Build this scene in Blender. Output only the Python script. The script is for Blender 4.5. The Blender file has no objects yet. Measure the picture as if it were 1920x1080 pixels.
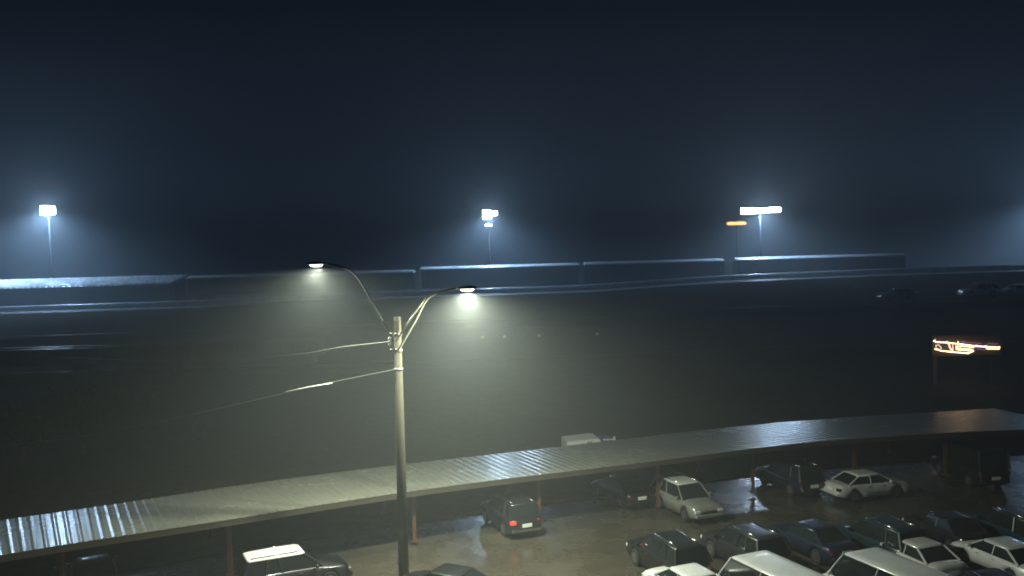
import bpy, bmesh, math, random
from mathutils import Vector, Matrix
random.seed(7)
R = math.radians
S = bpy.context.scene
C = S.collection
F = 1663.0                      # focal length in pixels of a 1920 wide frame
CAMZ = 14.0
PITCH = math.atan(50 / F)
ROLL = math.atan(.0281)

# ------------------------------------------------------------ camera
cam_d = bpy.data.cameras.new('camera')
cam = bpy.data.objects.new('camera', cam_d)
C.objects.link(cam)
RM = Matrix.Rotation(math.pi / 2 - PITCH, 3, 'X') @ Matrix.Rotation(-ROLL, 3, 'Z')
cam.matrix_world = Matrix.Translation((0, 0, CAMZ)) @ RM.to_4x4()
cam_d.sensor_width = 36
cam_d.lens = 36 * F / 1920
cam_d.clip_end = 6000
cam_d.clip_start = .1
cam_d.dof.use_dof = True
cam_d.dof.focus_distance = 16.0
cam_d.dof.aperture_fstop = 1.05
S.camera = cam

def ray(px, py):
    return RM @ Vector(((px - 960) / F, -(py - 540) / F, -1))
def at_d(px, py, d):            # the place seen at a pixel, d metres ahead
    r = ray(px, py); t = d / r.y
    return Vector((r.x * t, d, CAMZ + r.z * t))
def at_z(px, py, z):            # the place seen at a pixel, at height z
    r = ray(px, py); t = (z - CAMZ) / r.z
    return Vector((r.x * t, r.y * t, z))

# ------------------------------------------------------------ materials
def mat(name, col, rough=.6, metal=0, noise=None, bump=0, coat=0, emit=None, estr=0, spec=.5, scale=4, rvar=0):
    m = bpy.data.materials.new(name); m.use_nodes = True
    nt = m.node_tree; b = nt.nodes['Principled BSDF']
    b.inputs['Base Color'].default_value = (*col, 1)
    b.inputs['Roughness'].default_value = rough
    b.inputs['Metallic'].default_value = metal
    b.inputs['Coat Weight'].default_value = coat
    b.inputs['Coat Roughness'].default_value = .12
    b.inputs['Specular IOR Level'].default_value = spec
    if emit:
        b.inputs['Emission Color'].default_value = (*emit, 1)
        b.inputs['Emission Strength'].default_value = estr
    if noise or bump or rvar:
        tc = nt.nodes.new('ShaderNodeTexCoord')
        n = nt.nodes.new('ShaderNodeTexNoise'); n.inputs['Scale'].default_value = scale
        n.inputs['Detail'].default_value = 8; n.inputs['Roughness'].default_value = .65
        nt.links.new(tc.outputs['Object'], n.inputs['Vector'])
        if noise:
            r = nt.nodes.new('ShaderNodeValToRGB')
            r.color_ramp.elements[0].position = .35; r.color_ramp.elements[1].position = .68
            r.color_ramp.elements[0].color = (*col, 1); r.color_ramp.elements[1].color = (*noise, 1)
            nt.links.new(n.outputs['Fac'], r.inputs['Fac']); nt.links.new(r.outputs['Color'], b.inputs['Base Color'])
        if rvar:
            mr = nt.nodes.new('ShaderNodeMapRange')
            mr.inputs['From Min'].default_value = .35; mr.inputs['From Max'].default_value = .65
            mr.inputs['To Min'].default_value = max(.05, rough - rvar); mr.inputs['To Max'].default_value = rough + rvar
            nt.links.new(n.outputs['Fac'], mr.inputs['Value']); nt.links.new(mr.outputs['Result'], b.inputs['Roughness'])
        if bump:
            n2 = nt.nodes.new('ShaderNodeTexNoise'); n2.inputs['Scale'].default_value = scale * 6
            n2.inputs['Detail'].default_value = 4
            nt.links.new(tc.outputs['Object'], n2.inputs['Vector'])
            bp = nt.nodes.new('ShaderNodeBump'); bp.inputs['Strength'].default_value = bump
            bp.inputs['Distance'].default_value = .05
            nt.links.new(n2.outputs['Fac'], bp.inputs['Height']); nt.links.new(bp.outputs['Normal'], b.inputs['Normal'])
    return m

M = dict(
    mast=mat('mast_grey', (.02, .022, .025), .8),
    asphalt=mat('wet_asphalt', (.044, .039, .029), .28, noise=(.068, .058, .043), bump=.3, spec=.9, scale=.35, rvar=.14),
    yard=mat('dark_wet_gravel', (.022, .022, .017), 1, noise=(.065, .056, .038), bump=.4, scale=1.2, spec=0),
    road=mat('wet_service_road', (.13, .14, .15), .22, noise=(.18, .19, .20), bump=.12, scale=.8, rvar=.06),
    puddle=mat('puddle_water', (.02, .022, .025), .06, bump=.06, scale=1.2),
    canopy=mat('wet_ribbed_metal', (.155, .16, .135), .25, .12, noise=(.185, .19, .16), scale=.35, rvar=.03, spec=.4),
    fascia=mat('dark_brown_fascia', (.05, .04, .03), .5),
    post=mat('rust_brown_post_paint', (.13, .055, .030), .5, noise=(.09, .045, .025), scale=3),
    wood=mat('weathered_wood', (.024, .022, .012), .9, noise=(.038, .034, .02), scale=3, bump=.3),
    galv=mat('galvanised_metal', (.24, .24, .19), .4, .6, noise=(.3, .3, .24), scale=5),
    wire=mat('wet_cable', (.16, .16, .14), .5, .3),
    dark=mat('dark_trim', (.02, .02, .022), .5),
    rubber=mat('tyre_rubber', (.015, .015, .015), .8),
    rim=mat('alloy_rim', (.35, .35, .36), .3, .9),
    glass=mat('tinted_car_glass', (.012, .016, .018), .07, 0, coat=.6),
    chrome=mat('chrome', (.75, .75, .74), .12, 1),
    plate=mat('licence_plate_white', (.75, .77, .74), .4),
    tail=mat('red_tail_lens', (.10, .006, .006), .2, coat=.6),
    taillit=mat('lit_red_tail_lens', (.5, .02, .015), .2, emit=(1, .10, .06), estr=1.1),
    amber=mat('amber_lens', (.6, .22, .03), .2, coat=.6),
    head=mat('headlight_lens', (.55, .57, .6), .1, coat=.8),
    freight=mat('freight_car_blue_grey', (.028, .036, .045), .6, noise=(.045, .05, .055), scale=.8),
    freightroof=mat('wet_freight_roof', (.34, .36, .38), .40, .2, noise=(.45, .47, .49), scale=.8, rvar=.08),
    rust=mat('rusty_gondola_paint', (.10, .062, .035), .65, noise=(.065, .05, .035), scale=.9),
    wetrim=mat('wet_steel_rim', (.45, .42, .34), .25, .7),
    rail=mat('rusty_rail_steel', (.10, .08, .06), .5, .6),
    bark=mat('tree_bark', (.05, .04, .03), .9),
    leaf=mat('dark_foliage', (.02, .03, .014), .8, noise=(.035, .045, .02), scale=2),
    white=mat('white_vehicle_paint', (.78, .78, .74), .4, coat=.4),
    blue=mat('blue_panel', (.05, .06, .30), .4),
    signback=mat('sign_backing', (.05, .045, .04), .6),
    tube=mat('warm_sign_tube', (.9, .6, .3), .4, emit=(1, .66, .38), estr=6.5),
    tubepink=mat('warm_pink_sign_tube', (.9, .5, .4), .4, emit=(1, .60, .45), estr=2.2),
    tubeviolet=mat('violet_sign_tube', (.5, .2, .6), .4, emit=(.45, .15, .6), estr=.35),
    flood=mat('cool_floodlight_lens', (.9, .95, 1), .3, emit=(.80, .90, 1), estr=60),
    sodium=mat('orange_lamp_lens', (1, .5, .2), .3, emit=(1, .36, .10), estr=5),
    lens=mat('street_lamp_lens', (1, .95, .8), .3, emit=(1, .97, .80), estr=9),
    dim=mat('dim_yellow_lens', (.8, .7, .2), .3, emit=(.55, .5, .12), estr=.15),
)
def paint(name, col, rough=.34):
    return mat(name, col, rough, .25, coat=.5, noise=tuple(c * .85 for c in col), scale=2)

# ------------------------------------------------------------ mesh helpers
def obj(name, bm, m, parent=None, smooth=False):
    bmesh.ops.recalc_face_normals(bm, faces=bm.faces)
    me = bpy.data.meshes.new(name); bm.to_mesh(me); bm.free()
    if smooth:
        for p in me.polygons: p.use_smooth = True
    o = bpy.data.objects.new(name, me); C.objects.link(o)
    for mm in (m if isinstance(m, (list, tuple)) else [m]): me.materials.append(mm)
    if parent: o.parent = parent
    return o
def tag(o, label=None, cat=None, group=None, kind=None):
    if label: o['label'] = label
    if cat: o['category'] = cat
    if group: o['group'] = group
    if kind: o['kind'] = kind
    return o
def thing(name, loc, rz=0, label=None, cat=None, group=None):
    o = bpy.data.objects.new(name, None); C.objects.link(o)
    o.location = loc; o.rotation_euler = (0, 0, rz); o.empty_display_size = .3
    return tag(o, label, cat, group)
def box(bm, x0, x1, y0, y1, z0, z1):
    v = [bm.verts.new(p) for p in ((x0,y0,z0),(x1,y0,z0),(x1,y1,z0),(x0,y1,z0),(x0,y0,z1),(x1,y0,z1),(x1,y1,z1),(x0,y1,z1))]
    for f in ((0,3,2,1),(4,5,6,7),(0,1,5,4),(1,2,6,5),(2,3,7,6),(3,0,4,7)): bm.faces.new([v[i] for i in f])
def bevel(bm, w, seg=2):
    bmesh.ops.bevel(bm, geom=list(bm.edges), offset=w, segments=seg, affect='EDGES', clamp_overlap=True)
def tube(bm, pts, rad, n=8):
    pts = [Vector(p) for p in pts]
    rr = rad if isinstance(rad, (list, tuple)) else [rad] * len(pts)
    rings = []; prev = None
    for i, p in enumerate(pts):
        a = pts[max(0, i-1)]; b = pts[min(len(pts)-1, i+1)]
        t = (b - a).normalized()
        u = prev if prev else (Vector((0,0,1)) if abs(t.z) < .9 else Vector((1,0,0)))
        u = (u - t * u.dot(t)).normalized(); prev = u; w = t.cross(u)
        rings.append([bm.verts.new(p + rr[i] * (math.cos(2*math.pi*k/n) * u + math.sin(2*math.pi*k/n) * w)) for k in range(n)])
    for a, b in zip(rings, rings[1:]):
        for k in range(n): bm.faces.new((a[k], a[(k+1) % n], b[(k+1) % n], b[k]))
    bm.faces.new(rings[0][::-1]); bm.faces.new(rings[-1])
def tubes(name, paths, rad, m, parent=None, n=8, smooth=True):
    bm = bmesh.new()
    if name == 'lettering': rad *= 1.25
    for p in paths: tube(bm, p, rad, n)
    return obj(name, bm, m, parent, smooth)
def boxes(name, bs, m, parent=None, bev=0):
    bm = bmesh.new()
    for b in bs: box(bm, *b)
    if bev: bevel(bm, bev)
    return obj(name, bm, m, parent)
def lerp(tab, x):
    if x <= tab[0][0]: return tab[0][1]
    for (a, va), (b, vb) in zip(tab, tab[1:]):
        if x <= b:
            t = (x - a) / (b - a); return va + (vb - va) * t
    return tab[-1][1]

# ------------------------------------------------------------ terrain (one sheet)
CREST = [(-140, 8.3), (-78, 8.4), (-50, 8.5), (-15, 9.1), (10, 9.15), (33, 10.1), (58, 10.4), (80, 10.5), (140, 10.6)]
def ground_z(x, y):
    c = lerp(CREST, x)
    if y < 78: return 0
    if y < 128:
        t = (y - 78) / 50
        t = t * .8 + .2 * t * t * (3 - 2 * t)
        return c * t
    if y < 137: return c
    if y < 139: return c + (9.0 - c) * (y - 137) / 2
    if y < 146: return 9.0
    if y < 175: return 9.0 - 3 * (y - 146) / 29
    return 6.0
def rough_z(x, y):
    a = .04 if 80 < y < 127 else 0
    return ground_z(x, y) + a * (math.sin(x * .7 + y * .3) + math.sin(x * .23 - y * .5) + math.sin(x * 1.9 + y * 1.1) * .5)
bm = bmesh.new()
xs = [-1150, -600, -300] + [-160 + 2.5 * i for i in range(129)] + [300, 600, 1150]
ys = [-60, -20, 20, 60, 76] + [78 + 2 * i for i in range(25)] + [128, 137, 139, 146, 155, 165, 175, 250, 500, 1150]
grid = [[bm.verts.new((x, y, rough_z(x, y))) for x in xs] for y in ys]
for j in range(len(ys) - 1):
    for i in range(len(xs) - 1):
        bm.faces.new((grid[j][i], grid[j][i+1], grid[j+1][i+1], grid[j+1][i]))
tag(obj('ground', bm, M['yard'], smooth=False), kind='structure')

# ------------------------------------------------------------ platform canopy
FP = [(-90,1057),(0,1040),(190,1010),(400,979),(576,950),(750,923),(900,903),(1130,876),(1300,855),(1420,840),(1500,830),(1720,814),(1893,806),(2030,802)]
BP = [(-90,988),(0,977),(190,951),(400,915),(576,893),(750,871),(900,855),(1130,828),(1300,808),(1420,796),(1500,788),(1720,775),(1893,764),(2030,757)]
FZ, BZ = 2.95, 2.55
fr = [at_z(x, y, FZ) for x, y in FP]; bk = [at_z(x, y, BZ) for x, y in BP]
def resample(pts, n):
    L = [0]
    for a, b in zip(pts, pts[1:]): L.append(L[-1] + (b - a).length)
    out = []
    for i in range(n + 1):
        s = L[-1] * i / n
        k = max(j for j in range(len(L)) if L[j] <= s + 1e-9); k = min(k, len(pts) - 2)
        out.append(pts[k].lerp(pts[k+1], (s - L[k]) / (L[k+1] - L[k])))
    return out
def smooth_pts(p, it):
    p = [q.copy() for q in p]
    for _ in range(it):
        p = [p[0]] + [(p[i-1] + p[i] * 2 + p[i+1]) / 4 for i in range(1, len(p)-1)] + [p[-1]]
    return p
LEN = sum((b - a).length for a, b in zip(fr, fr[1:]))
NR = int(LEN / .42)
# the back eave is the front eave moved square to itself, so the ribs lie straight across the roof
fS = smooth_pts(resample(fr, NR), 40)
bk_s = smooth_pts(resample(bk, NR), 40)
WID = []
def near_seg(p, d):
    best = 1e9; w = 6
    for a, b in zip(bk_s, bk_s[1:]):
        e = b - a; den = d.x * e.y - d.y * e.x
        if abs(den) < 1e-9: continue
        t = ((a.x - p.x) * e.y - (a.y - p.y) * e.x) / den
        s = ((a.x - p.x) * d.y - (a.y - p.y) * d.x) / den
        if -.01 <= s <= 1.01 and 2 < t < 15: return t
    return None
bS = []; last = None
dirs = []
for i in range(NR + 1):
    t = (fS[min(NR, i+1)] - fS[max(0, i-1)]).normalized(); dirs.append(Vector((-t.y, t.x, 0)))
ws = [near_seg(fS[i], dirs[i]) for i in range(NR + 1)]
good = [w for w in ws if w]
first = next(w for w in ws if w); cur = first
for i in range(NR + 1):
    if ws[i] is None: ws[i] = cur
    cur = ws[i]
for _ in range(60): ws = [ws[0]] + [(ws[i-1] + ws[i+1] + 2 * ws[i]) / 4 for i in range(1, NR)] + [ws[-1]]
for i in range(NR + 1):
    q = fS[i] + dirs[i] * ws[i]; q.z = BZ; bS.append(q)
bm = bmesh.new(); rows = []
for i in range(NR):
    for t, h in ((0, 0), (.45, 0), (.68, .013), (.78, .013)):
        a = fS[i].lerp(fS[i+1], t); b = bS[i].lerp(bS[i+1], t)
        up = Vector((0, 0, h))
        rows.append([bm.verts.new(v) for v in (a + up, a.lerp(b, .33) + up, a.lerp(b, .66) + up, b + up, b + up - Vector((0,0,.03)), a + up - Vector((0,0,.03)))])
for a, b in zip(rows, rows[1:]):
    for k in range(6): bm.faces.new((a[k], a[(k+1) % 6], b[(k+1) % 6], b[k]))
canopy = thing('platform_canopy', (fS[NR//2].x, fS[NR//2].y, 0), 0, 'long curving platform canopy with ribbed wet metal roof on brown posts', 'canopy')
inv = Matrix.Translation(-canopy.location)
def under(o): o.data.transform(inv); o.parent = canopy; return o
under(obj('roof', bm, M['canopy']))
def sweep(name, side, off, z0, z1, th, m):
    bm = bmesh.new(); rr = []
    for i in range(0, NR + 1, 4):
        p = side[i] + dirs[i] * off; q = p + dirs[i] * th
        rr.append([bm.verts.new((a.x, a.y, z)) for a, z in ((p, z0), (q, z0), (q, z1), (p, z1))])
    for a, b in zip(rr, rr[1:]):
        for k in range(4): bm.faces.new((a[k], a[(k+1) % 4], b[(k+1) % 4], b[k]))
    return under(obj(name, bm, m))
sweep('fascia', fS, .02, FZ - .30, FZ - .035, .06, M['fascia'])
sweep('beam', fS, 1.6, FZ - .42, FZ - .14, .16, M['fascia'])
sweep('beam', bS, -1.2, BZ - .36, BZ - .04, .16, M['fascia'])
def slot(pxx):                   # index of the canopy station that shows at this column
    best = 0; bd = 1e9
    for i in range(NR + 1):
        p = fS[i] + dirs[i] * .5
        v = RM.transposed() @ (Vector((p.x, p.y, 1.5)) - Vector((0, 0, CAMZ)))
        x = 960 + F * v.x / -v.z
        if abs(x - pxx) < bd: bd = abs(x - pxx); best = i
    return best
for i, pxx in enumerate((110, 425, 775, 1012, 1240, 1417, 1610, 1780)):
    k = slot(pxx)
    for side, off, zt in ((fS, .9, FZ - .16), (bS, -1.12, BZ - .36)):
        p = side[k] + dirs[k] * off
        bm = bmesh.new(); box(bm, p.x-.09, p.x+.09, p.y-.09, p.y+.09, .15, zt); box(bm, p.x-.17, p.x+.17, p.y-.17, p.y+.17, .15, .24)
        under(obj('post', bm, M['post']))
# platform slab under it
bm = bmesh.new(); rr = []
for i in range(0, NR + 1, 4):
    p = fS[i] + dirs[i] * (ws[i] * .62); q = fS[i] + dirs[i] * (ws[i] + .6)
    rr.append([bm.verts.new((a.x, a.y, z)) for a, z in ((p, -.1), (q, -.1), (q, .15), (p, .15))])
for a, b in zip(rr, rr[1:]):
    for k in range(4): bm.faces.new((a[k], a[(k+1) % 4], b[(k+1) % 4], b[k]))
tag(obj('platform', bm, M['yard']), kind='structure')
# parking lot sheet and its painted bay lines
bm = bmesh.new(); rr = []
ptsL = [fS[i] + dirs[i] * (ws[i] * .6) for i in range(0, NR + 1, 4)]
ptsL = [Vector((-90, ptsL[0].y - 20, 0))] + ptsL + [Vector((120, ptsL[-1].y + 12, 0))]
for p in ptsL: rr.append((bm.verts.new((p.x, p.y, .004)), bm.verts.new((p.x * 1.0, -20, .004))))
for a, b in zip(rr, rr[1:]): bm.faces.new((a[0], b[0], b[1], a[1]))
tag(obj('parking_lot', bm, M['asphalt']), kind='structure')

# ------------------------------------------------------------ crest road and standing water
bm = bmesh.new(); rr = []
for i in range(120):
    x = -140 + i * 2.4; z = lerp(CREST, x)
    rr.append((bm.verts.new((x, 128.6, z + .012 + .008)), bm.verts.new((x, 136.6, z + .02))))
for a, b in zip(rr, rr[1:]): bm.faces.new((a[0], b[0], b[1], a[1]))
tag(obj('service_road', bm, M['road']), kind='structure')

# low barrier added to hide the wheels and catch light as a bright line
bm = bmesh.new(); rr = []
for i in range(118):
    x = -140 + i * 2.4; z = lerp(CREST, x)
    rr.append([bm.verts.new((x, 136.8 + a, z + b)) for a, b in ((-.16, -.1), (-.12, .62), (-.04, .76), (.10, .84), (.22, .80), (.24, .62), (.28, -.1))])
for a, b in zip(rr, rr[1:]):
    for k in range(6): bm.faces.new((a[k], a[k+1], b[k+1], b[k]))
tag(obj('added_barrier', bm, mat('wet_concrete', (.30, .32, .33), .3, noise=(.40, .42, .43), scale=1, rvar=.1), None, True), 'long low wet concrete barrier added to catch light along the foot of the freight train', 'barrier')

def puddle(px, py, d, w, dep, z):
    c = at_d(px, py, d); bm = bmesh.new(); vs = []
    for k in range(28):
        a = 2 * math.pi * k / 28; rdm = 1 + .3 * math.sin(3 * a + px) + .15 * math.sin(7 * a)
        x = c.x + w * rdm * math.cos(a); y = d + dep * rdm * math.sin(a)
        vs.append(bm.verts.new((x, y, z)))
    bm.faces.new(vs)
    return obj('puddle', bm, M['puddle'])

# ------------------------------------------------------------ freight train on the bank
def freight_car(name, xa, xb, h, label, y=142.5, z=9.0):
    L = xb - xa
    t = thing(name, ((xa + xb) / 2, y, z), 0, label, 'freight car', 'freight cars on the bank')
    hw = 1.5
    bm = bmesh.new(); box(bm, -L/2, L/2, -hw, hw, 1.05, h - .40)
    n = int(L / 1.5)
    for i in range(n + 1):
        x = -L/2 + .06 + (L - .12) * i / n
        box(bm, x-.05, x+.05, -hw-.06, -hw+.01, 1.1, h-.52); box(bm, x-.05, x+.05, hw-.01, hw+.06, 1.1, h-.52)
    obj('body', bm, M['freight'], t)
    bm = bmesh.new()
    prof = [(-hw-.08, h-.50), (-hw-.08, h-.40), (-hw*.97, h-.30), (-hw*.5, h-.15), (0, h), (hw*.5, h-.15), (hw*.97, h-.30), (hw+.08, h-.40), (hw+.08, h-.50)]
    a = [bm.verts.new((-L/2-.05, p, q)) for p, q in prof]; b = [bm.verts.new((L/2+.05, p, q)) for p, q in prof]
    for k in range(len(prof)): bm.faces.new((a[k], a[(k+1) % 9], b[(k+1) % 9], b[k]))
    bm.faces.new(a[::-1]); bm.faces.new(b)
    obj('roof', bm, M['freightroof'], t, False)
    boxes('door', [(-1.6, 1.6, -hw-.12, -hw-.065, 1.15, h-.56)], M['freight'], t)
    for s in (-1, 1):
        tr = boxes('truck', [(s*(L/2-2.4)-1.2, s*(L/2-2.4)+1.2, -1.1, 1.1, .45, .95)], M['dark'], t)
        for dx in (-.9, .9):
            for sy in (-1, 1):
                x = s*(L/2-2.4) + dx
                tubes('wheel', [[(x, sy*.78-.07, .45), (x, sy*.78+.07, .45)]], .45, M['rail'], tr, 14)
        tubes('ladder', [[(s*(L/2-.25), -hw-.1, 1.1), (s*(L/2-.25), -hw-.1, h-.4)], [(s*(L/2-.7), -hw-.1, 1.1), (s*(L/2-.7), -hw-.1, h-.4)]] +
              [[(s*(L/2-.25), -hw-.1, 1.3+.4*k), (s*(L/2-.7), -hw-.1, 1.3+.4*k)] for k in range(int((h-1.8)/.4))], .02, M['galv'], t, 5)
    for s in (-1, 1): tubes('coupler', [[(s*L/2, 0, .9), (s*(L/2+.5), 0, .9)]], .12, M['dark'], t, 6)
    return t
def X(px, d): return at_d(px, 500, d).x
yT = 142.5
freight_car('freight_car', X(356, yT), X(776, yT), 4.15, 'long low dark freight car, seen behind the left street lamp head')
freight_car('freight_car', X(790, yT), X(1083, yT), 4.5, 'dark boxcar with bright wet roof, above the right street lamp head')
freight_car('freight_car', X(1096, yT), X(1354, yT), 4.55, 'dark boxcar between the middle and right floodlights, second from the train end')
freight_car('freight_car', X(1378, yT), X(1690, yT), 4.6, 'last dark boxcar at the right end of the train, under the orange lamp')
# pale slabs painted as the bright haze showing through the coupling gaps
for px, w, lab in ((783, .5, 'narrow pale post in the gap left of the middle boxcars'), (1089, .45, 'narrow grey post in the gap between the two middle boxcars'), (1366, .9, 'wide pale yellowish post left of the last boxcar')):
    c = at_d(px, 510, 146.2)
    o = boxes('gap_haze_slab', [(-w, w, -.3, .3, 0, 3.9), (-w-.08, w+.08, -.38, .38, 3.9, 4.0)], mat('gap_haze_paint', (.30, .30, .20), .6))
    o.location = (c.x, 146.2, 8.97); tag(o, lab.replace('post', 'slab painted as bright haze'), 'haze slab', 'haze slabs behind the train')

# corrugated shed at the far left
xa, xb = X(-70, 142), X(347, 142)
sh = thing('train_shed', ((xa+xb)/2, 142, 8.4), 0, 'low dark shed whose corrugated roof shines under the left floodlight', 'shed')
L = xb - xa
bm = bmesh.new(); n = int(L / .9); rr = []
for i in range(n):
    for t, h in ((0, 0), (.45, 0), (.6, .25), (.85, .25)):
        x = -L/2 + L * (i + t) / n
        rr.append([bm.verts.new(p) for p in ((x - 1.2, -2.6, 3.55 + h), (x, 1.2, 4.75 + h), (x + .5, 3.2, 4.15 + h), (x, 1.2, 4.65 + h), (x - 1.2, -2.6, 3.48 + h))])
for a, b in zip(rr, rr[1:]):
    for k in range(5): bm.faces.new((a[k], a[(k+1) % 5], b[(k+1) % 5], b[k]))
obj('roof', bm, mat('wet_shed_sheeting', (.62, .64, .66), .3, .3, noise=(.75, .77, .78), scale=.6, rvar=.15), sh)
boxes('wall', [(-L/2, L/2-1, -2, 2.8, -.2, 3.5)], M['freight'], sh)
for i in range(6): boxes('door', [(-L/2 + 2.5 + i*5.6, -L/2 + 5.5 + i*5.6, -2.08, -2.003, 0, 2.9)], M['dark'], sh)

# ------------------------------------------------------------ tracks and gondolas on the slope
def track(name, y, label):
    t = thing(name, (0, y, 0), 0, label, 'railway track', 'tracks on the slope')
    for s in (-.72, .72):
        tubes('rail', [[(x, s, ground_z(x, y + s) + .20) for x in range(-110, 111, 10)]], .05, M['rail'], t, 6)
    bm = bmesh.new(); rr = []
    for x in range(-110, 111, 5):
        z = ground_z(x, y)
        rr.append([bm.verts.new((x, a, z + b)) for a, b in ((-2.6, -.7), (-1.3, .14), (1.3, .14), (2.6, .05))])
    for a, b in zip(rr, rr[1:]):
        for k in range(3): bm.faces.new((a[k], a[k+1], b[k+1], b[k]))
    obj('ballast', bm, M['yard'], t)
track('railway_track', 96, 'nearer railway track on the dark slope, under the rusty gondola cars')
track('railway_track', 112, 'farther railway track on the dark slope, empty')
def gondola(px0, px1, label):
    y = 96; xa, xb = X(px0, y), X(px1, y); z = ground_z((xa+xb)/2, y) + .24
    t = thing('gondola_car', ((xa+xb)/2, y, z), 0, label, 'gondola car', 'rusty gondola cars on the slope')
    t.rotation_euler.y = -math.atan2(ground_z(xb, y) - ground_z(xa, y), xb - xa)
    L = xb - xa
    bs = [(-L/2, L/2, -1.5, -1.4, 1.05, 2.75), (-L/2, L/2, 1.4, 1.5, 1.05, 2.75), (-L/2, -L/2+.1, -1.4, 1.4, 1.05, 2.75), (L/2-.1, L/2, -1.4, 1.4, 1.05, 2.75), (-L/2+.1, L/2-.1, -1.4, 1.4, 1.05, 1.15)]
    n = int(L / 1.3)
    for i in range(n + 1):
        x = -L/2 + .08 + (L-.16) * i / n; bs.append((x-.06, x+.06, -1.62, -1.503, 1.05, 2.7))
    boxes('body', bs, M['rust'], t)
    boxes('rim', [(-L/2-.03, L/2+.03, -1.64, -1.38, 2.753, 2.85), (-L/2-.03, L/2+.03, 1.38, 1.64, 2.753, 2.85)], M['wetrim'], t)
    for s in (-1, 1):
        tr = boxes('truck', [(s*(L/2-2)-1.2, s*(L/2-2)+1.2, -1.1, 1.1, .4, 1.04)], M['dark'], t)
        for dx in (-.85, .85):
            x = s*(L/2-2)+dx; tubes('wheel', [[(x, -.85, .43), (x, -.68, .43)]], .42, M['rail'], tr, 14); tubes('wheel', [[(x, .68, .43), (x, .85, .43)]], .42, M['rail'], tr, 14)
gondola(-120, 192, 'rusty open gondola car at the left edge of the picture')
gondola(204, 358, 'short rusty gondola car right of the one at the left edge')
gondola(372, 600, 'dim gondola car behind the overhead cable, nearest the lamp pole')

# ------------------------------------------------------------ wooden lamp pole
pb = at_d(757, 1080, 38); pt = at_d(745, 594, 38)
lp = thing('street_lamp', (pb.x, 38, 0), 0, 'wooden street lamp pole with two long raised arms and glowing heads', 'street lamp')
O = Vector((pb.x, 38, 0))
def rel(px, py, d): return at_d(px, py, d) - O
topr = rel(745, 594, 38)
tubes('pole', [[(0, 0, 0), tuple(topr * .5), tuple(topr)]], [.235, .2, .15], M['wood'], lp, 16)
# right arm: two parallel tubes, coming towards the camera side
a0, a1, a2, a3 = rel(747, 657, 37.75), rel(778, 603, 37.6), rel(806, 556, 37.4), rel(856, 541, 37.1)
def curve(pts, n=8):
    out = []
    P = [pts[0]] + pts + [pts[-1]]
    for i in range(1, len(P) - 2):
        for k in range(n):
            t = k / n; p0, p1, p2, p3 = P[i-1], P[i], P[i+1], P[i+2]
            out.append(.5 * ((2*p1) + (p2-p0)*t + (2*p0-5*p1+4*p2-p3)*t*t + (3*p1-p0-3*p2+p3)*t**3))
    out.append(pts[-1]); return out
arm1 = tubes('arm', [curve([a0, a1, a2, a3])], .05, M['galv'], lp)
b0, b1 = rel(740, 600, 37.75), rel(772, 590, 37.6)
tubes('brace', [[rel(742, 640, 37.75), rel(770, 598, 37.6), rel(800, 557, 37.42)]], .04, M['galv'], lp)
l0, l1, l2, l3 = rel(738, 640, 38.1), rel(705, 580, 38.4), rel(663, 512, 38.7), rel(612, 494, 39)
tubes('arm', [curve([l0, l1, l2, l3])], .045, M['mast'], lp)
def lamp_head(c, dirx, m_scale=1):
    bm = bmesh.new()
    L = .85
    prof = [(0, .07, .05), (.12, .10, .07), (.3, .17, .10), (.6, .19, .11), (.78, .15, .08), (.85, .05, .03)]
    rings = []
    for s, w, h in prof:
        rings.append([bm.verts.new((c.x + dirx * s, c.y + w * math.cos(a), c.z + h * max(-.35, math.sin(a)))) for a in [2*math.pi*k/12 for k in range(12)]])
    for a, b in zip(rings, rings[1:]):
        for k in range(12): bm.faces.new((a[k], a[(k+1) % 12], b[(k+1) % 12], b[k]))
    bm.faces.new(rings[0][::-1]); bm.faces.new(rings[-1])
    h = obj('lamp_head', bm, M['galv'], lp, True)
    bm = bmesh.new(); rg = []
    for j, (zz, sc) in enumerate(((-.04, 1), (-.10, .85), (-.135, .45))):
        rg.append([bm.verts.new((c.x + dirx * (.45 + .29*sc*math.cos(a)), c.y + .15*sc*math.sin(a), c.z + zz)) for a in [2*math.pi*k/14 for k in range(14)]])
    for a, b in zip(rg, rg[1:]):
        for k in range(14): bm.faces.new((a[k], a[(k+1) % 14], b[(k+1) % 14], b[k]))
    bm.faces.new(rg[0]); bm.faces.new(rg[-1])
    obj('lens', bm, M['lens'], h, True)
    return c + O + Vector((dirx * .45, 0, -.2))
LA = lamp_head(a3, 1); LB = lamp_head(l3, -1)
# hardware: insulator, bracket, bands, pole cap, hanging clamp
bm = bmesh.new(); p = rel(731, 640, 37.85)
for k in range(3): tube(bm, [p + Vector((0, 0, -.13+.12*k)), p + Vector((0, 0, -.08+.12*k))], .075, 10)
tube(bm, [p + Vector((0, 0, -.2)), p + Vector((0, 0, .2))], .03, 8)
obj('insulator', bm, M['plate'], lp)
tubes('bracket', [[rel(731, 655, 37.85), rel(744, 655, 37.85)], [rel(731, 625, 37.85), rel(743, 625, 37.85)]], .025, M['galv'], lp)
for py, r in ((657, .19), (692, .195), (627, .185)):
    p = Vector((0,0,0)).lerp(topr, (rel(745, py, 38).z) / topr.z)
    tubes('band', [[p - Vector((0,0,.05)), p + Vector((0,0,.05))]], r, M['galv'], lp, 16)
boxes('control_box', [(p.x-.12, p.x+.10, -.42, -.2, p.z+.15, p.z+.62)], M['wood'], lp, .02)

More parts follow.
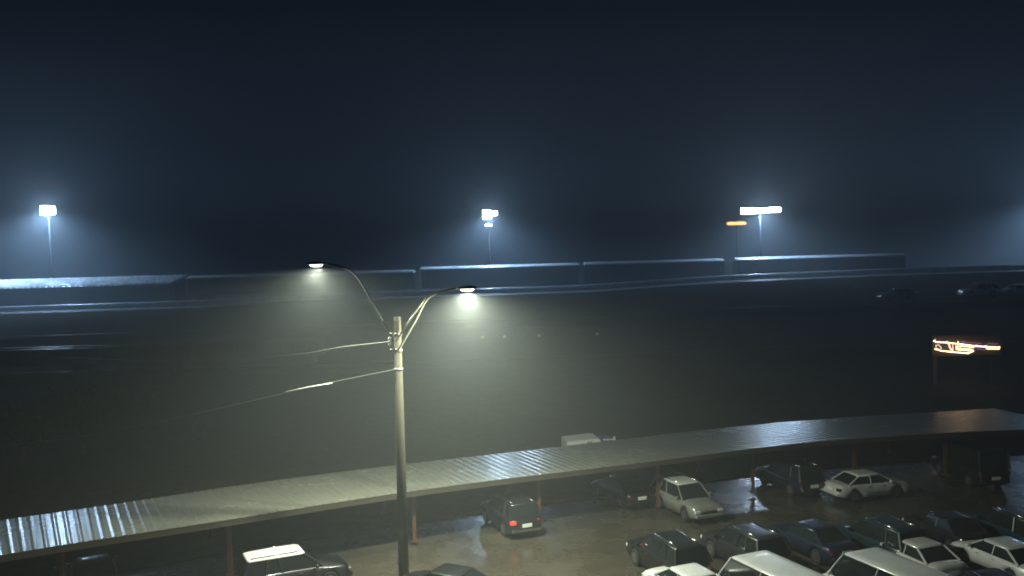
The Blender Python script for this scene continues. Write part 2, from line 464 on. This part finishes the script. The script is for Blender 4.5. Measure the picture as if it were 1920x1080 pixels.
# overhead cables
def cable(pts, label, r=.022):
    o = tubes('overhead_cable', [curve(pts, 10)], r, M['wire'])
    tag(o, label, 'cable')
cable([at_d(730, 641, 37.8), at_d(640, 651, 41), at_d(540, 666, 46), at_d(370, 676, 58), at_d(150, 672, 75), at_d(-220, 650, 105)], 'upper pale cable running left from the insulator on the lamp pole', .03)
cable([at_d(744, 692, 37.8), at_d(690, 703, 38.5), at_d(578, 726, 40), at_d(470, 752, 42), at_d(250, 800, 48), at_d(60, 830, 55), at_d(-260, 850, 66)], 'lower sagging cable running left from the lamp pole, brightest mid span', .018)
o = tubes('cable_glint', [[at_d(623, 718.5, 39.3), at_d(578, 726, 39.9), at_d(536, 735, 40.6)]], .028, M['plate'])  # white tube laid over the cable as its bright wet glint
tag(o, 'short white tube painted as the wet glint on the lower cable', 'cable glint')

# ------------------------------------------------------------ flood masts
def area(name, loc, power, col, size, parent=None):
    l = bpy.data.lights.new(name, 'AREA'); l.shape = 'DISK'; l.size = size; l.energy = power; l.color = col
    o = bpy.data.objects.new(name, l); C.objects.link(o); o.location = loc
    if parent: o.parent = parent
    return o
def point(name, loc, power, col, rad, parent=None):
    l = bpy.data.lights.new(name, 'POINT'); l.energy = power; l.color = col; l.shadow_soft_size = rad
    o = bpy.data.objects.new(name, l); C.objects.link(o); o.location = loc
    if parent: o.parent = parent
    return o
def spot(name, loc, power, col, rad, size, blend, parent=None, rot=(0,0,0)):
    l = bpy.data.lights.new(name, 'SPOT'); l.energy = power; l.color = col; l.shadow_soft_size = rad
    l.spot_size = R(size); l.spot_blend = blend
    o = bpy.data.objects.new(name, l); C.objects.link(o); o.location = loc; o.rotation_euler = rot
    if parent: o.parent = parent
    return o
COOL = (.40, .65, 1.0)
def flood(x, y, z, power, t):
    spot('floodlight_beam', (x, y, z), power * .8, COOL, .45, 172, .75, t)
    point('floodlight_glow', (x, y, z), power * .11, COOL, .45, t)
def mast(px, py, d, lens, label, power):
    p = at_d(px, py, d); gz = ground_z(p.x, d) - .1
    t = thing('floodlight_mast', (p.x, d, gz), 0, label, 'floodlight mast', 'floodlight masts in the rail yard')
    h = p.z - gz
    tubes('pole', [[(0, 0, 0), (0, 0, h + .5)]], [.09, .05], M['mast'], t, 8)
    boxes('crossbar', [(-1.1, 1.1, .02, .14, h + .2, h + .35)], M['galv'], t)
    for (x0, x1, z0, z1) in lens:
        hd = boxes('floodlight', [(x0-.06, x1+.06, -.22, .05, h+z0-.05, h+z1+.09)], M['dark'], t)
        boxes('lens', [(x0, x1, -.30, -.225, h+z0, h+z1)], M['flood'], hd, .03)
    flood(0, -.55, h - .05, power, t)
    return t
mast(91, 393, 147, [(-1.25, .2, -.85, .62), (.25, 1.25, -.85, .48)], 'floodlight mast with square white lamp at the far left', 88000)
mast(916, 402, 147, [(-.9, .35, -.75, .7), (.4, 1.4, -.2, .5), (-.5, .5, -1.9, -1.65)], 'middle floodlight mast with small white lamp over the train', 46000)
mast(1425, 395, 147, [(-3.2, -1.1, -.5, .5), (-1.05, 1.2, -.4, .33), (1.25, 3.3, -.3, .45)], 'floodlight mast with long horizontal row of white lamps', 40000)
p = at_d(1975, 370, 155)
t = thing('floodlight_mast', (p.x, 155, 6), 0, 'floodlight mast just beyond the right edge, seen by its glow', 'floodlight mast', 'floodlight masts in the rail yard')
tubes('pole', [[(0, 0, 0), (0, 0, p.z-6)]], [.09, .05], M['dark'], t, 8)
flood(0, -.5, p.z - 6, 64000, t)
p = at_d(1381, 419, 175)
t = thing('orange_lamp', (p.x, 175, 6), 0, 'small orange lamp below the long row of white floodlights', 'lamp post')
h = p.z - 6
tubes('pole', [[(0, .3, 0), (0, .3, h)]], [.11, .06], M['dark'], t, 8)
hd = boxes('lamp_head', [(-1.95, 1.95, -.1, .35, h+.30, h+.38)], M['dark'], t)
boxes('lens', [(-1.85, 1.85, -.2, .2, h-.25, h+.28)], M['sodium'], hd, .12)

# ------------------------------------------------------------ glowing sign on posts
sd = 84.0
so = at_d(1755, 735, sd); so.z = ground_z(so.x, sd)
sg = thing('lit_sign', so, 0, 'roadside sign with glowing warm yellow tube lines, on two posts', 'sign')
def sp(u, v, dd=0):            # the sign's own drawing, in the picture's pixel units
    q = at_d(1720 + u / 7.2, 610 + v / 7.2, sd - .2 + dd); return q - so
tl = sp(200, 160, .3); br = sp(1150, 410, .3)
boxes('backing', [(tl.x, br.x, .12, .25, br.z + .1, tl.z + .15)], M['signback'], sg, .03)
boxes('post', [(tl.x+.25, tl.x+.5, .26, .5, -.1, tl.z)], M['galv'], sg); boxes('post', [(br.x-.9, br.x-.65, .26, .5, -.1, br.z+.5)], M['dark'], sg)
def glow(paths, r, m): tubes('lettering', [[sp(*q) for q in pth] for pth in paths], r, m, sg, 6)
glow([[(220,210),(250,225),(380,232),(560,250),(780,280),(1110,300)], [(235,320),(330,345),(500,362),(690,378),(760,345)]], .035, M['tube'])
glow([[(530,282),(600,280),(700,290),(770,300)], [(525,305),(640,318),(750,325)], [(530,325),(620,338),(755,345)], [(545,250),(550,215)], [(930,295),(935,318),(1110,320),(1110,280)]], .022, M['tube'])
glow([[(250,270),(290,265),(320,300),(320,320)], [(250,270),(255,310),(300,330)]], .028, M['tubepink'])
glow([[(395,215),(430,260),(440,300),(475,350)]], .065, M['tubepink'])
glow([[(520,270),(522,330)], [(480,240),(480,345)], [(240,185),(245,235)], [(790,262),(860,295),(940,270)]], .03, M['tubepink'])
glow([[(590,215),(700,232),(860,245)], [(960,245),(1090,250)], [(800,318),(930,330)]], .035, M['tubeviolet'])
point('sign_glow', sp(520, 330, -.5), 14, (1, .62, .3), .5, sg)

# ------------------------------------------------------------ vehicles
def loft(bm, rings, cap=True):
    vr = [[bm.verts.new(p) for p in r] for r in rings]
    n = len(vr[0])
    for a, b in zip(vr, vr[1:]):
        for k in range(n): bm.faces.new((a[k], a[(k+1) % n], b[(k+1) % n], b[k]))
    if cap: bm.faces.new(vr[0][::-1]); bm.faces.new(vr[-1])
# per kind: length, half width, body deck line (y from rear, z), cabin (y rear base, rear top, front top, front base), roof z
KINDS = {
    'sedan':  dict(L=4.7, w=.90, deck=[(-2.35,.62),(-2.3,.88),(-2.1,.98),(-1.3,1.0),(.9,.98),(1.6,.90),(2.15,.78),(2.33,.60)], cab=(-1.75,-.95,.35,1.15), roof=1.45, belt=.97),
    'suv':    dict(L=4.7, w=.95, deck=[(-2.35,.70),(-2.32,1.0),(-2.2,1.07),(-1.3,1.10),(.8,1.08),(1.5,1.02),(2.2,.92),(2.35,.70)], cab=(-2.28,-1.95,.30,1.10), roof=1.75, belt=1.07),
    'pickup': dict(L=5.5, w=.97, deck=[(-2.75,.75),(-2.73,1.10),(-2.6,1.14),(-1.0,1.14),(.9,1.12),(1.6,1.10),(2.6,1.0),(2.75,.75)], cab=(-.85,-.60,.65,1.30), roof=1.82, belt=1.13),
    'van':    dict(L=5.3, w=1.0, deck=[(-2.65,.7),(-2.63,1.1),(-2.5,1.2),(-1.3,1.2),(1.3,1.2),(1.8,1.12),(2.5,.95),(2.65,.7)], cab=(-2.6,-2.5,1.1,2.0), roof=2.25, belt=1.2),
}
def make_car(px, py, kind, pm, label, group=None, flip=False, rz=None, roofm=None, lit=False, ztop=None, cover=None, base=None, loc=None, amber=False):
    K = KINDS[kind]
    if loc is None:
        q = at_z(px, py, K['roof']); loc = (q.x, q.y, .008)
    if rz is None:
        k = min(range(NR + 1), key=lambda i: abs(fS[i].x - loc[0])); k = max(3, min(NR - 3, k))
        d = dirs[k]; rz = math.atan2(-d.x, d.y)
    if flip: rz += math.pi
    names = {'sedan': ('parked_car', 'car'), 'suv': ('parked_suv', 'suv'), 'pickup': ('pickup_truck', 'pickup'), 'van': ('parked_van', 'van')}[kind]
    t = thing(names[0], loc, rz + R(random.uniform(-2, 2)), label, names[1], group)
    w, L = K['w'], K['L']
    dz = dict(K['deck'])
    def deckz(y): return lerp(K['deck'], y)
    ysec = sorted(set([y for y, _ in K['deck']] + [-L/2 + L*i/18 for i in range(19)]))
    wb = .29 * L; wr = .34 if kind in ('sedan',) else .38
    rings = []
    for y in ysec:
        e = max(0, abs(y) - (L/2 - .55)) / .55
        hw = w * (1 - .16 * e ** 2)
        z1 = deckz(y)
        zb = .24 + .12 * e
        d_ = min(abs(y - wb), abs(y + wb))
        if d_ < wr + .07: zb = max(zb, math.sqrt(max(0, (wr+.07)**2 - d_**2)) + wr - .02)
        zb = min(zb, z1 - .12)
        zm = zb + (z1 - zb) * .55
        half = [(0, zb), (hw*.80, zb), (hw*.97, zb + .03), (hw, zm), (hw*.965, z1 - .08), (hw*.88, z1 - .015), (hw*.5, z1 + .02), (0, z1 + .03)]
        ring = [(x, y, z) for x, z in half] + [(-x, y, z) for x, z in half[-2:0:-1]]
        rings.append(ring)
    bm = bmesh.new(); loft(bm, rings)
    body = obj('body', bm, pm, t, True)
    # wheel arch lining and underbody
    boxes('underbody', [(-w*.82, w*.82, -L/2+.35, L/2-.35, .20, .42)], M['dark'], t)
    # cabin: glass solid, then roof skin and pillars proud of it
    rb, rt, ft, fb = K['cab']; zr = K['roof']; zb = K['belt'] - .02
    wt = w * (.70 if kind != 'van' else .84); wbm = w * .90
    def cabring(f, z, inset=0):   # f 0 belt..1 roof
        a = wbm + (wt - wbm) * f
        y0 = rb + (rt - rb) * f; y1 = fb + (ft - fb) * f
        return a - inset, y0 + inset, y1 - inset, z
    bm = bmesh.new(); rg = []
    for f in (0, .5, .93):
        a, y0, y1, z = cabring(f, zb + (zr - .03 - zb) * f)
        bulge = .05
        rg.append([(-a, y0, z), (-a*.5, y0 - bulge, z), (a*.5, y0 - bulge, z), (a, y0, z), (a, (y0+y1)/2, z), (a, y1, z), (a*.5, y1 + bulge, z), (-a*.5, y1 + bulge, z), (-a, y1, z), (-a, (y0+y1)/2, z)])
    loft(bm, rg)
    obj('window', bm, M['glass'], t)
    a, y0, y1, z = cabring(.93, zr - .09)
    a += .02; y0 -= .05; y1 += .04
    bm = bmesh.new(); rg = []
    for s, zz in ((1.0, zr - .10), (1.0, zr - .055), (.93, zr - .012), (.6, zr + .012)):
        yy0 = (y0+y1)/2 + (y0 - (y0+y1)/2) * s; yy1 = (y0+y1)/2 + (y1 - (y0+y1)/2) * s; aa = a * s
        rg.append([(-aa, yy0 + .08, zz), (-aa*.85, yy0, zz), (aa*.85, yy0, zz), (aa, yy0 + .08, zz), (aa, yy1 - .12, zz), (aa*.85, yy1, zz), (-aa*.85, yy1, zz), (-aa, yy1 - .12, zz)])
    loft(bm, rg)
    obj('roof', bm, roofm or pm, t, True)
    A0, Y0, Y1, _ = cabring(0, 0); A1, T0, T1, _ = cabring(.95, 0)
    for s in (-1, 1):
        pil = [(Y1, T1, .035), (Y0, T0, .07 if kind != 'sedan' else .055), ((Y0+Y1)/2, (T0+T1)/2, .03)]
        if kind in ('suv', 'van'): pil.append((Y0 + .95, T0 + .75, .05))
        for yb, yt, r_ in pil:
            tubes('pillar', [[(s*(A0+.005), yb, zb), (s*(A1+.01), yt, zr-.07)]], r_, pm, t, 6, False)
        if kind == 'suv':
            tubes('roof_rail', [[(s*wt*.86, T0+.1, zr+.02), (s*wt*.86, T1-.25, zr+.02)]], .03, M['chrome'], t, 6)
    if kind == 'pickup' :
        boxes('bed_cover', [(-w*.86, w*.86, -2.66, -.95, 1.15, 1.20)], cover or M['dark'], t, .015)
    for sy in (-1, 1):
        for sx in (-1, 1):
            x = sx * (w - .12)
            bm = bmesh.new(); tube(bm, [(x-.11, sy*wb, wr), (x-.09, sy*wb, wr), (x+.09, sy*wb, wr), (x+.11, sy*wb, wr)], [wr*.93, wr, wr, wr*.93], 20)
            wl = obj('wheel', bm, M['rubber'], t, False)
            bm = bmesh.new(); tube(bm, [(x+sx*.10, sy*wb, wr), (x+sx*.122, sy*wb, wr)], wr*.62, 14)
            obj('rim', bm, M['rim'], wl)
    yr = -L/2; zt = deckz(yr + .08)
    for s in (-1, 1):
        bm = bmesh.new(); box(bm, min(s*w*.60, s*w*.90), max(s*w*.60, s*w*.90), yr-.03, yr+.20, zt-.24, zt-.06); bevel(bm, .02, 1)
        tl_ = obj('taillight', bm, M['taillit'] if (lit and s < 0) else M['tail'], t)
        if amber: boxes('lamp', [(min(s*w*.60, s*w*.75), max(s*w*.60, s*w*.75), yr-.045, yr-.032, zt-.24, zt-.14)], M['amber'], tl_)
        bm = bmesh.new(); box(bm, min(s*w*.55, s*w*.88), max(s*w*.55, s*w*.88), -yr-.22, -yr+.025, deckz(-yr-.05)-.17, deckz(-yr-.05)-.02); bevel(bm, .02, 1)
        obj('headlight', bm, M['head'], t)
        bm = bmesh.new(); box(bm, min(s*(w-.02), s*(w+.17)), max(s*(w-.02), s*(w+.17)), Y1-.35, Y1-.22, zb+.02, zb+.17); bevel(bm, .03, 1)
        obj('mirror', bm, pm, t)
        for y in ((Y0+Y1)/2 - .15, (Y0+Y1)/2 + .75):
            boxes('door_handle', [(min(s*w*.985, s*(w*.985+.03)), max(s*w*.985, s*(w*.985+.03)), y-.09, y+.09, zb-.14, zb-.11)], M['chrome'], t)
    bm = bmesh.new(); box(bm, -w*.84, w*.84, yr-.09, yr+.12, .40, .56); bevel(bm, .03, 1)
    obj('bumper', bm, M['chrome'] if kind in ('suv', 'pickup') else pm, t)
    bm = bmesh.new(); box(bm, -w*.84, w*.84, -yr-.12, -yr+.08, .36, .54); bevel(bm, .03, 1)
    obj('bumper', bm, pm, t)
    boxes('grille', [(-w*.45, w*.45, -yr-.02, -yr+.03, .57, .70)], M['dark'], t)
    boxes('licence_plate', [(-.26, .26, yr-.055, yr-.035, .62, .80)], M['plate'], t)
    return t

P = dict(
    black=paint('black_paint', (.012, .013, .015)), charcoal=paint('charcoal_paint', (.022, .024, .028)),
    navy=paint('navy_paint', (.012, .022, .05)), teal=paint('dark_teal_paint', (.012, .034, .042)),
    silver=paint('silver_paint', (.68, .72, .74)), white=paint('white_paint', (.84, .87, .88)), grey=paint('grey_paint', (.22, .23, .22)),
    white2=paint('off_white_paint', (.80, .83, .84)), silver2=paint('pale_grey_paint', (.70, .74, .75)), maroon=paint('maroon_paint', (.07, .012, .015)), beige=paint('pale_cream_paint', (.56, .58, .58)), green=paint('dark_green_paint', (.015, .03, .02)))
under_g = 'vehicles parked under the canopy'; row_f = 'cars in the far row of the lot'; row_n = 'cars in the near row of the lot'
# under the canopy, left to right
make_car(175, 1046, 'sedan', P['black'], 'black car in the dark under the left end of the canopy', under_g)
make_car(548, 1029, 'suv', P['charcoal'], 'dark suv with lamplight painted white on its roof, standing lengthwise, left of the lamp pole', None, roofm=M['white'], rz=R(-62))  # white roof colour stands for lamplight falling on the car's top
make_car(955, 926, 'suv', P['charcoal'], 'dark suv with lit red tail lamp and white plate, backed toward the lot', under_g, lit=True)
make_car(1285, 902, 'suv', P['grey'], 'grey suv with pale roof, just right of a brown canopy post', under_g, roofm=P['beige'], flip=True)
make_car(1165, 892, 'sedan', P['black'], 'black car in deep shade left of the grey suv with pale roof', under_g)
make_car(1480, 862, 'suv', P['navy'], 'navy suv with a cool glint on its roof, right under the canopy edge', under_g)
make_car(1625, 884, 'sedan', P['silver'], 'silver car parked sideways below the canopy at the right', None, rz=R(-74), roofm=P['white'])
make_car(1815, 830, 'van', P['black'], 'large black van beneath the right end of the canopy', under_g)
# foreground lot
make_car(835, 1066, 'sedan', P['black'], 'black car cut by the bottom edge, right of the lamp pole', None, rz=R(62))
make_car(1012, 1094, 'sedan', P['silver'], 'silver car showing only its roof at the bottom edge', None)
make_car(1250, 1000, 'suv', P['black'], 'black suv with amber and red rear lamps at the left end of the parked rows', row_f, amber=True)
make_car(1395, 985, 'suv', P['charcoal'], 'charcoal suv second in the far row, right of the black suv', row_f)
make_car(1520, 979, 'sedan', P['navy'], 'navy car third in the far row of the lot', row_f)
make_car(1650, 972, 'suv', P['teal'], 'dark teal suv fourth in the far row of the lot', row_f)
make_car(1775, 962, 'sedan', P['black'], 'black car fifth in the far row of the lot', row_f)
make_car(1893, 952, 'suv', P['teal'], 'teal suv at the right end of the far row', row_f)
make_car(1290, 1064, 'sedan', P['white'], 'white car at the left end of the near row', row_n)
make_car(1440, 1052, 'van', P['white2'], 'tall pale van second in the near row, right of the white car', row_n)
make_car(1655, 1046, 'van', P['silver'], 'big silver van with the broadest pale roof, lower right', row_n)
make_car(1715, 1010, 'sedan', P['beige'], 'pale cream car just behind the big silver van', row_n)
make_car(1880, 1012, 'sedan', P['silver2'], 'pale grey car with bright bonnet near the right edge', row_n)
make_car(1850, 1072, 'suv', P['black'], 'black suv at the bottom right corner', row_n)
# pale cars on the slope at right
for px, kd, c, lb in ((1683, 'sedan', 'grey', 'grey car parked on the slope below the end of the train'), (1835, 'suv', 'silver', 'silver suv parked high on the slope at the right'), (1908, 'sedan', 'white', 'white car parked high on the slope at the right edge')):
    q = at_d(px, 549, 113); make_car(0, 0, kd, P[c], lb, 'cars parked high on the slope', rz=R(90), loc=(q.x, 113, ground_z(q.x, 113) + .36))

# white service truck behind the canopy
so2 = at_d(1100, 832, 61)
st = thing('service_truck', (so2.x, 61, 0), R(8), 'white boxy service truck with blue nose peeking over the canopy roof', 'truck')
def q2(px, py): v = at_d(px, py, 61); return v.x - so2.x, v.z
x0, zt0 = q2(1057, 823); x1, _ = q2(1124, 818); xb_, _ = q2(1147, 818); zt = q2(1110, 819)[1]
bm = bmesh.new()
prof = [(x0, .75), (x0, zt0+.02), (x0+.5, zt-.03), (x1-.5, zt+.06), (x1-.22, zt+.03), (x1, zt-.38), (x1, .75)]
a = [bm.verts.new((x, -1, z)) for x, z in prof]; b = [bm.verts.new((x, 1, z)) for x, z in prof]
for k in range(len(prof)): bm.faces.new((a[k], a[(k+1) % len(prof)], b[(k+1) % len(prof)], b[k]))
bm.faces.new(a[::-1]); bm.faces.new(b); obj('body', bm, M['white'], st)
boxes('vent', [(x1-1.05, x1-.93, -1.02, -1.003, zt-.24, zt-.12), (x1-.88, x1-.76, -1.02, -1.003, zt-.24, zt-.12)], M['dark'], st)
boxes('cab', [(x1+.02, xb_-.02, -.95, .95, .75, zt-.12)], M['blue'], st, .04)
boxes('rail', [(x1+.02, xb_-.13, -.99, -.952, zt-.10, zt-.02)], M['white'], st)
boxes('marker_post', [(xb_-.11, xb_+.04, -1.02, -.9, zt-.35, zt+.12)], M['white'], st)
boxes('chassis', [(x0+.1, xb_-.1, -.8, .8, .45, .74)], M['dark'], st)
for x in (x0+.6, xb_-.5):
    for y in (-.9, .9): tubes('wheel', [[(x, y-.12, .42), (x, y+.12, .42)]], .42, M['rubber'], st, 18)

# dim trackside lamps
for px, py in ((905, 636), (946, 634), (1011, 630), (1120, 628)):
    q = at_d(px, py, 104); gz = ground_z(q.x, 104)
    t = thing('trackside_lamp', (q.x, 104, gz), 0, 'small dim yellow trackside lamp on the dark slope', 'lamp', 'dim trackside lamps')
    tubes('stem', [[(0, 0, -.1), (0, 0, max(.3, q.z - gz - .12))]], .05, M['dark'], t, 8)
    z = max(.3, q.z - gz - .12); bm = bmesh.new(); tube(bm, [(0,0,z), (0,0,z+.05), (0,0,z+.2), (0,0,z+.26)], [.08, .14, .14, .05], 10)
    obj('lens', bm, M['dim'], t)

# ------------------------------------------------------------ trees on the left, behind the canopy
def tree(px, py, d, label, rad):
    q = at_d(px, py, d); gz = ground_z(q.x, d); H = q.z - gz
    t = thing('tree', (q.x, d, gz), 0, label, 'tree', 'dark trees behind the canopy')
    rnd = random.Random(px)
    paths = []; bm = bmesh.new()
    tube(bm, [(0,0,-.2), (.05,0,H*.3), (-.05,.1,H*.62), (0,0,H*.85)], [.2, .15, .09, .03], 8)
    tips = []
    for k in range(10):
        a = k * 2.4; z0 = H * rnd.uniform(.25, .65); r = rad * rnd.uniform(.5, .9)
        e = Vector((r*math.cos(a), r*math.sin(a), z0 + rnd.uniform(.2, .35) * H))
        tube(bm, [(0, 0, z0), tuple(e * .5 + Vector((0,0,z0*.5))), tuple(e)], [.07, .045, .02], 5); tips.append(e)
    obj('trunk', bm, M['bark'], t, True)
    bm = bmesh.new()
    cl = tips + [Vector((rnd.uniform(-.4,.4)*rad, rnd.uniform(-.4,.4)*rad, H*rnd.uniform(.6,.9))) for _ in range(8)]
    for c in cl:
        cr = rad * rnd.uniform(.28, .5)
        for _ in range(150):
            v = Vector((rnd.gauss(0,1), rnd.gauss(0,1), rnd.gauss(0,.8))).normalized() * cr * rnd.random() ** .4
            p = c + v; u = Vector((rnd.gauss(0,1), rnd.gauss(0,1), rnd.gauss(0,1))).normalized(); w_ = u.orthogonal().normalized()
            s = rnd.uniform(.08, .17)
            bm.faces.new([bm.verts.new(p + u*s), bm.verts.new(p + w_*s*.6), bm.verts.new(p - u*s), bm.verts.new(p - w_*s*.6)])
    me = bpy.data.meshes.new('crown'); bm.to_mesh(me); bm.free(); me.materials.append(M['leaf'])
    o = bpy.data.objects.new('crown', me); C.objects.link(o); o.parent = t
tree(35, 775, 64, 'dark tree at the left edge behind the canopy', 2.4)
tree(150, 735, 68, 'tallest dark tree of the clump behind the left canopy end', 2.9)
tree(262, 752, 70, 'dark tree at the right side of the clump behind the left canopy end', 2.3)
tree(345, 800, 72, 'smaller dark tree, rightmost of those behind the canopy', 1.8)

# ------------------------------------------------------------ haze, sky, lights
bm = bmesh.new(); box(bm, -1200, 1200, -100, 1200, -1.5, 48)
hz = obj('haze', bm, []); tag(hz, kind='stuff')
hm = bpy.data.materials.new('damp_night_haze'); hm.use_nodes = True; nt = hm.node_tree; nt.nodes.clear()
out = nt.nodes.new('ShaderNodeOutputMaterial'); pv = nt.nodes.new('ShaderNodeVolumePrincipled')
pv.inputs['Color'].default_value = (.84, .92, .96, 1); pv.inputs['Density'].default_value = .0038
pv.inputs['Anisotropy'].default_value = .38
nt.links.new(pv.outputs['Volume'], out.inputs['Volume']); hz.data.materials.append(hm)

W = bpy.data.worlds.new('World'); S.world = W; W.use_nodes = True; nt = W.node_tree
bg = nt.nodes['Background']
tc = nt.nodes.new('ShaderNodeTexCoord'); sx = nt.nodes.new('ShaderNodeSeparateXYZ'); rp = nt.nodes.new('ShaderNodeValToRGB')
nt.links.new(tc.outputs['Generated'], sx.inputs[0]); nt.links.new(sx.outputs['Z'], rp.inputs['Fac']); nt.links.new(rp.outputs['Color'], bg.inputs['Color'])
e = rp.color_ramp.elements
e[0].position = 0; e[0].color = (.020, .044, .075, 1)
e[1].position = .32; e[1].color = (.0006, .0011, .0030, 1)
x = e.new(.06); x.color = (.010, .022, .042, 1)
x = e.new(.14); x.color = (.0028, .0065, .014, 1)
bg.inputs['Strength'].default_value = 1.0

WARM = (.95, 1, .76)
area('street_lamp_light', LA, 5400, WARM, .35, None)
area('street_lamp_light', LB, 2200, WARM, .35, None)

S.render.engine = 'CYCLES'
S.cycles.use_denoising = True
S.cycles.volume_bounces = 0
S.cycles.max_bounces = 6
S.cycles.sample_clamp_indirect = 3
S.view_settings.view_transform = 'Standard'; S.view_settings.look = 'None'
S.view_settings.exposure = 0; S.view_settings.gamma = 1
